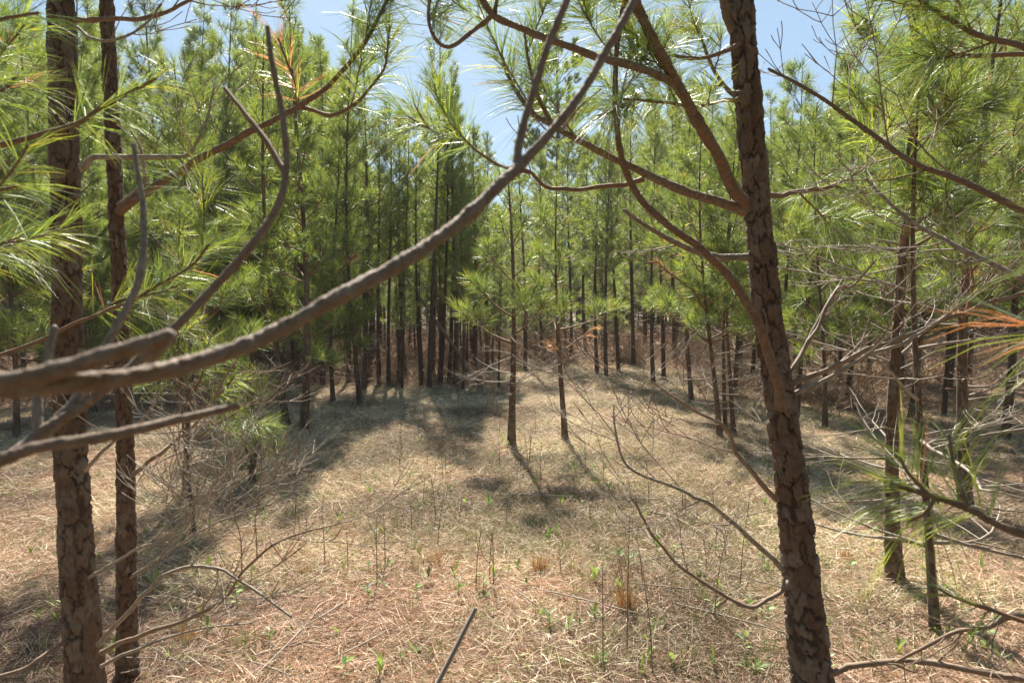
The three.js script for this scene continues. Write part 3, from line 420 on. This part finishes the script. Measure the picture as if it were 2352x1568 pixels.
for (let i = 0, n = 0; n < 62 && i < 900; i++) { // thin crowded trunks that darken the stand on the left
  const x = 560 + 590 * RF(), d = 12.6 + 11 * RF(), p = at(x, 700, d); p.y = gh(p.x, p.z); if (spots.some((q) => q.distanceTo(p) < 0.75)) continue; spots.push(p); n++;
  farPine(5 + ((RF() * 3) | 0), p, at(x, skyline(x) + 60 + 220 * RF(), d).y - p.y, px(3.2, d), 'thin crowded trunk in the shade of the dark stand left of the clearing', 'crowded thin trunks in the dark stand', RF() * 6.28);
}
for (let i = 0, n = 0; n < 46 && i < 400; i++) { // low saplings between the far trunks
  const x = 560 + 1250 * RF(), d = (x < 1100 ? 17 : 20) + 16 * RF(), p = at(x, 700, d); p.y = gh(p.x, p.z); if (spots.some((q) => q.distanceTo(p) < 0.8)) continue; spots.push(p); n++;
  farPine([0, 2, 3][(RF() * 3) | 0], p, 2 + 2.4 * RF(), 0, 'low bushy sapling between the trunks beyond the clearing', 'saplings beyond the clearing', RF() * 6.28).scale.multiply(V(1.5, 1, 1.5));
}
{ // the old pine that stands far behind, above the young ones
  LOOK.old = { nodes: 6, seg: 5, rmin: 0.012, wob: 0.3, nb: 0.7, gap: 0.75, depth: 2, skip: 0.1, wood: OLD, needle: { perM: 170, per: 1, len: 0.28, w: 0.03, droop: 0.05, bent: false } };
  const d = 46, b = at(1268, 700, d); b.y = 0; LOOK.far_ = LOOK.far; LOOK.far = LOOK.old;
  pine({ name: 'old_pine_tree', label: 'tall dark mature pine far behind, rising in the gap above the young trees', seed: 41, look: 'far', base: b, height: at(1268, 55, d).y, r: 0.24, bend: 0.01, crown: [9, 20], len: [3.4, 1.2], shape: 1.4, whorl: 0.8, per: 5, dead: 0, elev: [0.3, 0.9], lean: [0, 0] });
  LOOK.far = LOOK.far_;
}
{ // the wood that closes the view, read as one mass
  const R = rng(55), g = thing('distant_woods', 'hazy green pine wood closing the view behind all the nearer trees', 'woods'); g.userData.kind = 'stuff';
  for (const i of [0, 2, 4]) {
    const list = []; for (let k = 0; k < 170; k++) { const d = 30 + 45 * R(), x = (R() * 2 - 1) * (0.95 * d + 4), top = skyline(W / 2 + x / d * F) + 90 + 150 * R(), Ht = at(W / 2 + x / d * F, top, d).y, s = Math.max(4.5, Ht) / 8; list.push(new THREE.Matrix4().compose(V(x, gh(x, -d), -d), new THREE.Quaternion().setFromAxisAngle(Y, R() * 6.28), V(s * 1.25, s, s * 1.25))); }
    for (const c of PROTO[i].children) { const I = new THREE.InstancedMesh(c.geometry, c.material, list.length); I.name = c.name === 'trunk' ? 'trunks' : 'crowns'; I.userData.kind = 'stuff'; list.forEach((m, n) => I.setMatrixAt(n, m)); I.castShadow = I.receiveShadow = true; g.add(I); }
  }
}
{ // the same young wood goes on behind and beside the place where the photograph was taken; it shades the near sides of the trunks
  const R = rng(57), g = thing('surrounding_woods', 'young pine wood going on behind the viewpoint', 'woods'); g.userData.kind = 'stuff';
  for (const i of [1, 3, 4]) {
    const list = []; for (let k = 0; k < 60; k++) { const d = 2.4 + 15 * Math.sqrt(R()), a = (R() * 2 - 1) * 1.95, x = Math.sin(a) * d, z = Math.cos(a) * d, s = 0.75 + 0.4 * R(); if (z < 0 && Math.abs(x) < 3 - 1.1 * z) continue; list.push(new THREE.Matrix4().compose(V(x, gh(x, z), z), new THREE.Quaternion().setFromAxisAngle(Y, R() * 6.28), V(s * 1.1, s, s * 1.1))); }
    for (const c of PROTO[i].children) { const I = new THREE.InstancedMesh(c.geometry, c.material, list.length); I.name = c.name === 'trunk' ? 'trunks' : 'crowns'; I.userData.kind = 'stuff'; list.forEach((m, n) => I.setMatrixAt(n, m)); I.castShadow = I.receiveShadow = true; g.add(I); }
  }
}
{ // dead brush between the trunks
  const g = thing('undergrowth', 'tangled brown dead brush under the trees round the clearing', 'undergrowth'); g.userData.kind = 'stuff';
  const R = rng(56), make = (seed) => {
    const R = rng(seed), G = new Geo(), d = V();
    for (let i = 0; i < 26; i++) { const a = R() * 6.28, e = 0.3 + 1.1 * R(), p = V((R() - 0.5) * 0.7, -0.01, (R() - 0.5) * 0.7), L = 0.3 + 0.55 * R(), pts = [p]; d.set(Math.cos(a) * Math.cos(e), Math.sin(e), Math.sin(a) * Math.cos(e)); for (let k = 0; k < 4; k++) { d.x += (R() - 0.5) * 0.5; d.y += (R() - 0.5) * 0.4; d.z += (R() - 0.5) * 0.5; d.normalize(); pts.push(pts[k].clone().addScaledVector(d, L / 4)); } pts.forEach((q) => { q.y = Math.max(-0.02, q.y); }); tube(G, pts, [0.004, 0.0035, 0.003, 0.0025, 0.002], 3, woodRelief(i, i % 2 ? OLD[0] : DEAD[1], OLD[1]));
      for (let k = 0; k < 14; k++) { const q = pts[1 + ((R() * 4) | 0)], c = mix3([0.34, 0.16, 0.075], [0.42, 0.29, 0.17], R()); needle(G, q, V(R() - 0.5, R() * 0.6 - 0.35, R() - 0.5).normalize(), 0.05 + 0.1 * R(), 0.004 + 0.006 * R(), 0.2, c, c, R, false); } }
    return G.build();
  };
  for (let v = 0; v < 4; v++) {
    const list = []; for (let k = 0; k < 300; k++) { const d = 10 + 25 * R(), x = -300 + 2950 * R(), p = at(x, 700, d), keep = x < 640 ? d > 9.5 : x < 1100 ? d > 13 : x < 1620 ? d > 15.5 : d > 9; if (!keep) continue; if (fbm(p.x * 0.45, p.z * 0.45, 91) < (d > 17 || (x > 300 && x < 1120) ? 0.2 : 0.40)) continue; const s = (d > 17 ? 0.8 : 0.45) + 0.8 * R(); list.push(new THREE.Matrix4().compose(V(p.x, gh(p.x, p.z), p.z), new THREE.Quaternion().setFromAxisAngle(Y, R() * 6.28), V(s * 1.2, s, s * 1.2))); }
    const I = new THREE.InstancedMesh(make(500 + v), M.straw, list.length); I.name = 'brush'; I.userData.kind = 'stuff'; list.forEach((m, n) => I.setMatrixAt(n, m)); I.castShadow = I.receiveShadow = true; g.add(I);
  }
}
{ // a dead pole leaning in the stand
  const g = thing('dead_pole', 'bare dead pole leaning across the dark stand left of the clearing', 'dead tree', onGround(1112, 893)), a = V(0, -0.05, 0), d = -g.position.z, b = at(935, 640, d + 0.8).sub(g.position), G = new Geo();
  tube(G, smooth([a, a.clone().lerp(b, 0.5).add(V(0.03, -0.04, 0)), b], 16), [...Array(17)].map((_, k) => lerp(0.042, 0.02, k / 16)), 8, woodRelief(5, OLD[0], OLD[1])); part('trunk', G, M.wood, g);
  const S = new Geo(); tube(S, smooth([a.clone().lerp(b, 0.62), a.clone().lerp(b, 0.68).add(V(0.1, 0.12, 0.05)), a.clone().lerp(b, 0.72).add(V(0.12, 0.3, 0.1))], 6), [...Array(7)].map((_, k) => lerp(0.012, 0.004, k / 6)), 5, woodRelief(6, DEAD[0], DEAD[1])); part('branch', S, M.wood, g);
}

// ---------------------------------------------------------------- what covers the ground
const STRAW = [[0.44, 0.25, 0.15], [0.57, 0.39, 0.27], [0.34, 0.17, 0.093], [0.65, 0.50, 0.37], [0.18, 0.105, 0.066], [0.53, 0.39, 0.28], [0.27, 0.135, 0.07]], HAY = [[0.62, 0.52, 0.36], [0.52, 0.41, 0.27], [0.30, 0.21, 0.12], [0.68, 0.60, 0.45]], GRN = [[0.16, 0.22, 0.05], [0.22, 0.26, 0.08]];
function patch(kind, seed) {
  const R = rng(seed), G = new Geo(), d = V(), p = V();
  const n = kind === 'straw' ? 76 : 52, lean0 = R() * 6.28;
  for (let i = 0; i < n; i++) {
    const a = R() * 6.28, r = 0.19 * Math.sqrt(R()), straw = kind === 'straw', up = straw ? -0.06 + 0.24 * R() * R() : 0.15 + 1.1 * R() * R();
    const az = R() < 0.35 ? lean0 + (R() - 0.5) * 0.9 : R() * 6.28; d.set(Math.cos(az), Math.tan(up), Math.sin(az)).normalize(); p.set(Math.cos(a) * r, 0.004 + (straw ? 0.022 * R() : 0.006 * R()), Math.sin(a) * r);
    const set = straw ? STRAW : R() < 0.16 ? GRN : HAY, c = set[(R() * set.length) | 0], v = 0.7 + 0.55 * R();
    needle(G, p, d, straw ? 0.09 + 0.1 * R() : 0.05 + 0.09 * R(), straw ? 0.0018 : 0.003, straw ? 0.05 * R() : 0.2 * R(), c.map((x) => x * v), c.map((x) => x * v), R, true);
  }
  for (let i = 0; i < 0 * n; i++) { const a = R() * 6.28, c = R() < 0.5 ? [0.42, 0.33, 0.22] : R() < 0.5 ? [0.36, 0.22, 0.11] : [0.20, 0.27, 0.09]; leaf(G, V((R() - 0.5) * 0.36, 0.015 + 0.015 * R(), (R() - 0.5) * 0.36), V(Math.cos(a), R() * 0.7 - 0.1, Math.sin(a)).normalize(), 0.02 + 0.025 * R(), 0.012 + 0.012 * R(), c); }
  return G.build();
}
function cover(name, label, kind, weight, seed) {
  const R = rng(seed), group = thing(name, label, kind === 'straw' ? 'pine straw' : 'dry grass'); group.userData.kind = 'stuff';
  const lists = [[], [], [], [], []], m = new THREE.Matrix4(), q = new THREE.Quaternion(), e = new THREE.Euler();
  for (const [z0, z1, step, sc] of [[1.2, 5, 0.092, 1], [5, 8, 0.12, 1.12], [8, 13, 0.17, 1.25], [13, 22, 0.33, 1.8], [22, 34, 0.8, 3]]) for (let z = z0; z < z1; z += step) for (let x = -(0.86 * z + 0.8); x < 0.86 * z + 0.8; x += step) {
    const X = x + (R() - 0.5) * step, Z = -(z + (R() - 0.5) * step), w = weight(X, -Z); if (R() > w) continue;
    e.set((R() - 0.5) * 0.1, R() * 6.28, (R() - 0.5) * 0.1); const s = sc * (0.8 + 0.5 * R()); m.compose(V(X, gh(X, Z) + 0.004, Z), q.setFromEuler(e), V(s, s * (sc > 1.2 ? 0.85 : 1), s)); lists[(R() * 5) | 0].push(m.clone());
  }
  lists.forEach((l, k) => { const I = new THREE.InstancedMesh(patch(kind, seed + 50 + k), M.straw, l.length); const P = V(), col = new THREE.Color(); l.forEach((x, i) => { I.setMatrixAt(i, x); P.setFromMatrixPosition(x); const a = fbm(P.x * 1.3 + 5, P.z * 1.3, seed + 8), f = (0.55 + 0.8 * sstep(0.25, 0.7, a)) * (0.85 + 0.3 * R()); col.setRGB(f, f * (0.94 + 0.1 * a), f * (0.88 + 0.2 * a)); I.setColorAt(i, col); }); I.name = kind === 'straw' ? 'straw' : 'grass'; I.userData.kind = 'stuff'; I.castShadow = I.receiveShadow = true; group.add(I); });
}
// dry grass fills the clearing, needle fall lies under the trees and close by
const grassy = (x, z) => sat(sstep(2.5, 4.4, z + 1.6 * (fbm(x * 0.8, z * 0.8, 31) - 0.5) * 2) * (0.55 + 0.9 * fbm(x * 0.5 + 3, z * 0.5, 32)) * (1 - 0.75 * sstep(0.30, 0.5, Math.abs(x - 0.02 * z) / (z + 1.5))));
cover('pine_straw', 'fallen reddish brown pine needles strewn over the ground', 'straw', (x, z) => (0.25 + 0.75 * (1 - grassy(x, z))) * (0.35 + 1.2 * sstep(0.25, 0.65, fbm(x * 1.6, z * 1.6, 33))), 61);
cover('dry_grass', 'short bleached dry grass covering the clearing', 'grass', (x, z) => (0.25 + 0.75 * grassy(x, z)) * (0.45 + 1.0 * sstep(0.25, 0.65, fbm(x * 1.9 + 7, z * 1.9, 34))), 62);

// ---------------------------------------------------------------- small plants, stalks and sticks
const RP = rng(303);
function leaf(G, b, d, len, w, c) {
  const s = V().crossVectors(d, V(0.2, 1, 0.1)).normalize(), n = V().crossVectors(s, d).normalize(), k = G.count, P = [[0, 0.12], [0.35, 1], [0.7, 0.8], [1, 0]], lift = [0, 0.03, 0.02, -0.06];
  P.forEach(([t, h], j) => { const p = b.clone().addScaledVector(d, len * t).addScaledVector(n, lift[j] * len); for (const sg of [-1, 0, 1]) { const q = p.clone().addScaledVector(s, sg * h * w / 2).addScaledVector(n, Math.abs(sg) * h * w * 0.14), nn = n.clone().addScaledVector(s, -sg * 0.3).normalize(); G.vert(q.x, q.y, q.z, nn.x, nn.y, nn.z, c); } });
  for (let j = 0; j < 3; j++) for (let i = 0; i < 2; i++) { const a = k + j * 3 + i; G.i.push(a, a + 1, a + 3, a + 1, a + 4, a + 3); }
}
const LG = [[0.17, 0.27, 0.05], [0.11, 0.21, 0.05], [0.25, 0.33, 0.06], [0.30, 0.36, 0.20]];
function seedling(kind, seed) {
  const R = rng(seed), g = new THREE.Group(), n = kind === 2 ? 7 : 3 + ((R() * 3) | 0), stem = new Geo(), h = kind === 2 ? 0.03 : 0.06 + 0.07 * R();
  const sp = [V(0, -0.01, 0), V(0.006, h * 0.5, 0.004), V(0.012 * R(), h, 0.01)]; tube(stem, sp, [0.0022, 0.0018, 0.0012], 5, () => [0, [0.2, 0.22, 0.06]]); part('stem', stem, M.leaf, g);
  for (let i = 0; i < n; i++) { const a = i / n * 6.28 + R(), el = kind === 0 ? 0.9 + 0.4 * R() : 0.25 + 0.8 * R(), G = new Geo(), c = LG[(R() * (kind === 1 ? 4 : 3)) | 0], t = kind === 2 ? 0.6 : 0.35 + 0.65 * i / n; leaf(G, V().lerpVectors(sp[0], sp[2], t), V(Math.cos(a) * Math.cos(el), Math.sin(el), Math.sin(a) * Math.cos(el)), 0.045 + 0.05 * R(), 0.016 + 0.014 * R(), c.map((x) => x * (0.85 + 0.3 * R()))); part('leaf', G, M.leaf, g); }
  return g;
}
const SEED = [0, 1, 2, 0, 1, 2, 0].map((k, i) => seedling(k, 400 + i));
function plant(p, i, s, label, group) { const g = SEED[i].clone(); g.name = numbered('seedling'); g.userData = { label, category: 'seedling', ...(group ? { group } : {}) }; g.position.set(p.x, gh(p.x, p.z), p.z); g.scale.setScalar(s); g.rotation.y = RP() * 6.28; scene.add(g); }
[[1725, 1545, 2, 1.5, 'bright green leafy seedling at the bottom beside the leaning trunk'], [545, 1395, 1, 1.3, 'green seedling under the low dead twigs at left'], [1110, 1360, 1, 1.4, 'seedling with several upright leaves just in front of the clearing'], [985, 1345, 4, 1.3, 'seedling with a bright bud left of the reddish grass clump'], [1365, 1345, 0, 1.3, 'single upright leaf between the two dry grass clumps'], [1385, 1525, 2, 1.2, 'dark green rosette at the bottom edge, near the centre'], [870, 1565, 0, 1.4, 'yellow-green blades of a seedling at the bottom edge'], [1455, 1300, 4, 1.2, 'seedling beside the tall golden grass stems'], [1120, 1175, 0, 1.5, 'upright dark leaf in front of the left lone pine'], [555, 1360, 5, 1.3, 'small leafy seedling near the drooping grey twig'], [2240, 1500, 4, 1.6, 'leafy seedling in the shade at the bottom right']].forEach(([x, y, k, s, l]) => plant(onGround(x, y), k, s * 0.72, l));
for (let i = 0; i < 280; i++) { const x = 60 + 2240 * RP(), y = 900 + 660 * Math.pow(RP(), 1.1), far = y < 1120; plant(onGround(x, y), (RP() * 7) | 0, 0.5 + 0.45 * RP(), far ? 'tiny green seedling scattered in the dry grass of the clearing' : 'small green seedling pushing up through the needle litter', far ? 'seedlings in the clearing' : 'seedlings in the needle litter'); }

function stalk(p, h, seed, label, group, heavy) {
  const R = rng(seed), g = thing('weed_stalk', label, 'dead weed', p, group), G = new Geo(), l = [(R() - 0.5) * 0.3, (R() - 0.5) * 0.3], pts = smooth([V(0, -0.02, 0), V(l[0] * h * 0.3, h * 0.5, l[1] * h * 0.3), V(l[0] * h, h, l[1] * h)], 8), dark = [[0.14, 0.095, 0.07], [0.21, 0.15, 0.11]];
  tube(G, pts, pts.map((_, k) => lerp(0.0034, 0.0013, k / 8)), 5, woodRelief(seed, dark[0], dark[1])); part('stem', G, M.wood, g);
  const n = 3 + ((R() * 5) | 0); for (let i = 0; i < n; i++) { const t = 3 + ((R() * 5) | 0), S = new Geo(), a = R() * 6.28, L = h * (0.12 + 0.2 * R()), e = pts[t].clone().add(V(Math.cos(a) * L * 0.6, L, Math.sin(a) * L * 0.6)); tube(S, smooth([pts[t], pts[t].clone().lerp(e, 0.5).add(V(Math.cos(a) * 0.01, -0.005, 0)), e], 4), [0.0016, 0.0014, 0.0012, 0.001, 0.0008], 4, woodRelief(seed + i, dark[0], dark[1])); part('twig', S, M.wood, g); }
  if (heavy) { const S = new Geo(), c = pts[8]; for (let i = 0; i < 90; i++) needle(S, c.clone().add(V((R() - 0.5) * 0.03, -0.09 * R(), (R() - 0.5) * 0.03)), V(R() - 0.5, R() * 0.4, R() - 0.5).normalize(), 0.022, 0.004, 0.1, [0.36, 0.26, 0.20], [0.42, 0.32, 0.25], R, false); part('seed_head', S, M.straw, g, 'stuff'); }
  return g;
}
stalk(onGround(1440, 1500), 0.62, 1, 'dead weed with a fluffy seed head beside the golden grass stems', undefined, true);
[[1022, 1085, 0.33], [1034, 1082, 0.3], [1240, 1128, 0.42], [1212, 1060, 0.3], [1148, 1075, 0.36], [1195, 1090, 0.3], [1385, 1160, 0.33], [1345, 1080, 0.4], [1385, 1540, 0.5], [1500, 1560, 0.45], [1640, 1420, 0.5], [1700, 1350, 0.5]].forEach(([x, y, h], i) => stalk(onGround(x, y), h, 20 + i, i < 8 ? 'dark dead weed stalk standing near the two lone pines' : 'dark dead weed stalk rising from the needle litter left of the leaning trunk', i < 8 ? 'weed stalks by the lone pines' : 'weed stalks by the leaning trunk'));
for (let i = 0; i < 75; i++) { const y = 880 + 480 * RP(), x = 620 + 1250 * RP(); stalk(onGround(x, y), 0.16 + 0.26 * RP(), 60 + i, 'thin dark dead weed stalk dotting the open clearing', 'weed stalks dotting the clearing'); }
function clump(p, label, n, h, cols, seed, name = 'grass_clump', group) {
  const R = rng(seed), g = thing(name, label, 'grass clump', p, group), G = new Geo();
  for (let i = 0; i < n; i++) { const a = R() * 6.28, r = 0.035 * Math.sqrt(R()), e = R() * R() * 0.75, az = a + (R() - 0.5), c = cols[(R() * cols.length) | 0]; needle(G, V(Math.cos(a) * r, -0.005, Math.sin(a) * r), V(Math.cos(az) * Math.sin(e), Math.cos(e), Math.sin(az) * Math.sin(e)), h * (0.45 + 0.7 * R()), 0.0034, 0.25 * R(), c, c, R, true); }
  part('blades', G, M.straw, g, 'stuff'); return g;
}
const GOLD = [[0.46, 0.27, 0.09], [0.40, 0.20, 0.07], [0.52, 0.36, 0.16], [0.30, 0.16, 0.07]];
clump(onGround(1240, 1318), 'reddish tuft of dry grass in the middle of the litter', 150, 0.14, GOLD, 71);
{ const g = clump(onGround(1440, 1408), 'golden dry grass clump with tall bare stems', 120, 0.17, GOLD, 72); for (let i = 0; i < 7; i++) { const S = new Geo(), h = 0.25 + 0.3 * RP(), a = RP() * 6.28, t = V(Math.cos(a) * 0.05 - 0.02, h, Math.sin(a) * 0.05); tube(S, smooth([V(Math.cos(a) * 0.015, -0.01, Math.sin(a) * 0.015), t.clone().multiplyScalar(0.55), t], 6), [0.002, 0.0019, 0.0018, 0.0016, 0.0014, 0.0012, 0.001], 5, woodRelief(i, GOLD[0], GOLD[2])); part('stem', S, M.straw, g); } }
[[1940, 1290, 0.1], [700, 1320, 0.08], [1000, 1300, 0.12], [430, 1480, 0.12]].forEach(([x, y, h], i) => clump(onGround(x, y), ['brown grass tuft right of the leaning trunk', 'low brown grass tuft left of centre in the litter', 'brown twiggy tuft left of the reddish grass clump', 'brown tuft right of the second left trunk'][i], 60, h, GOLD, 80 + i));
for (let i = 0; i < 80; i++) { const x = 80 + 2200 * RP(), y = 980 + 580 * RP(); clump(onGround(x, y), 'low green grass tuft growing through the litter', 26, 0.09 + 0.06 * RP(), [...GRN, [0.30, 0.30, 0.12], HAY[0]], 120 + i, 'grass_tuft', 'green grass tufts'); }
// sticks
function stick(a, b, r0, r1, label, seed, group) { const g = thing('stick', label, 'stick', V(a.x, 0, a.z), group), A = a.clone().sub(g.position), B = b.clone().sub(g.position), G = new Geo(), m = A.clone().lerp(B, 0.5).add(V(0.012, 0.006, 0.01)); tube(G, smooth([A, m, B], 18), [...Array(19)].map((_, k) => lerp(r0, r1, k / 18)), 8, woodRelief(seed, DEAD[0], DEAD[1], 0.2)); part('shaft', G, M.wood, g); return g; }
{ const tip = at(1092, 1398, 1.75), low = at(960, 1640, 1.62), k = low.y / (tip.y - low.y), foot = low.clone().addScaledVector(tip.clone().sub(low), -k); foot.y = -0.03; stick(foot, tip, 0.009, 0.0055, 'grey dead stick poking up from the bottom edge of the frame', 91); }
for (let i = 0; i < 40; i++) { const x = i < 22 ? 1500 + 850 * RP() : 50 + 1300 * RP(), y = 1000 + 540 * RP(), p = onGround(x, y), a = RP() * 6.28, L = 0.25 + 0.6 * RP(), e = p.clone().add(V(Math.cos(a) * L, 0, Math.sin(a) * L)); p.y += 0.012; e.y = gh(e.x, e.z) + 0.015 + 0.1 * RP() * L; stick(p, e, 0.005, 0.0025, x > 1450 ? 'thin grey fallen twig in the litter below the right trunks' : 'thin grey fallen twig in the litter left of the lone pines', 200 + i, x > 1450 ? 'fallen twigs on the right' : 'fallen twigs on the left'); }

// the spring air, a little hazy against the sun
scene.fog = new THREE.FogExp2(new THREE.Color(0.86, 0.9, 1), 0.0005);
renderer.render(scene, camera);
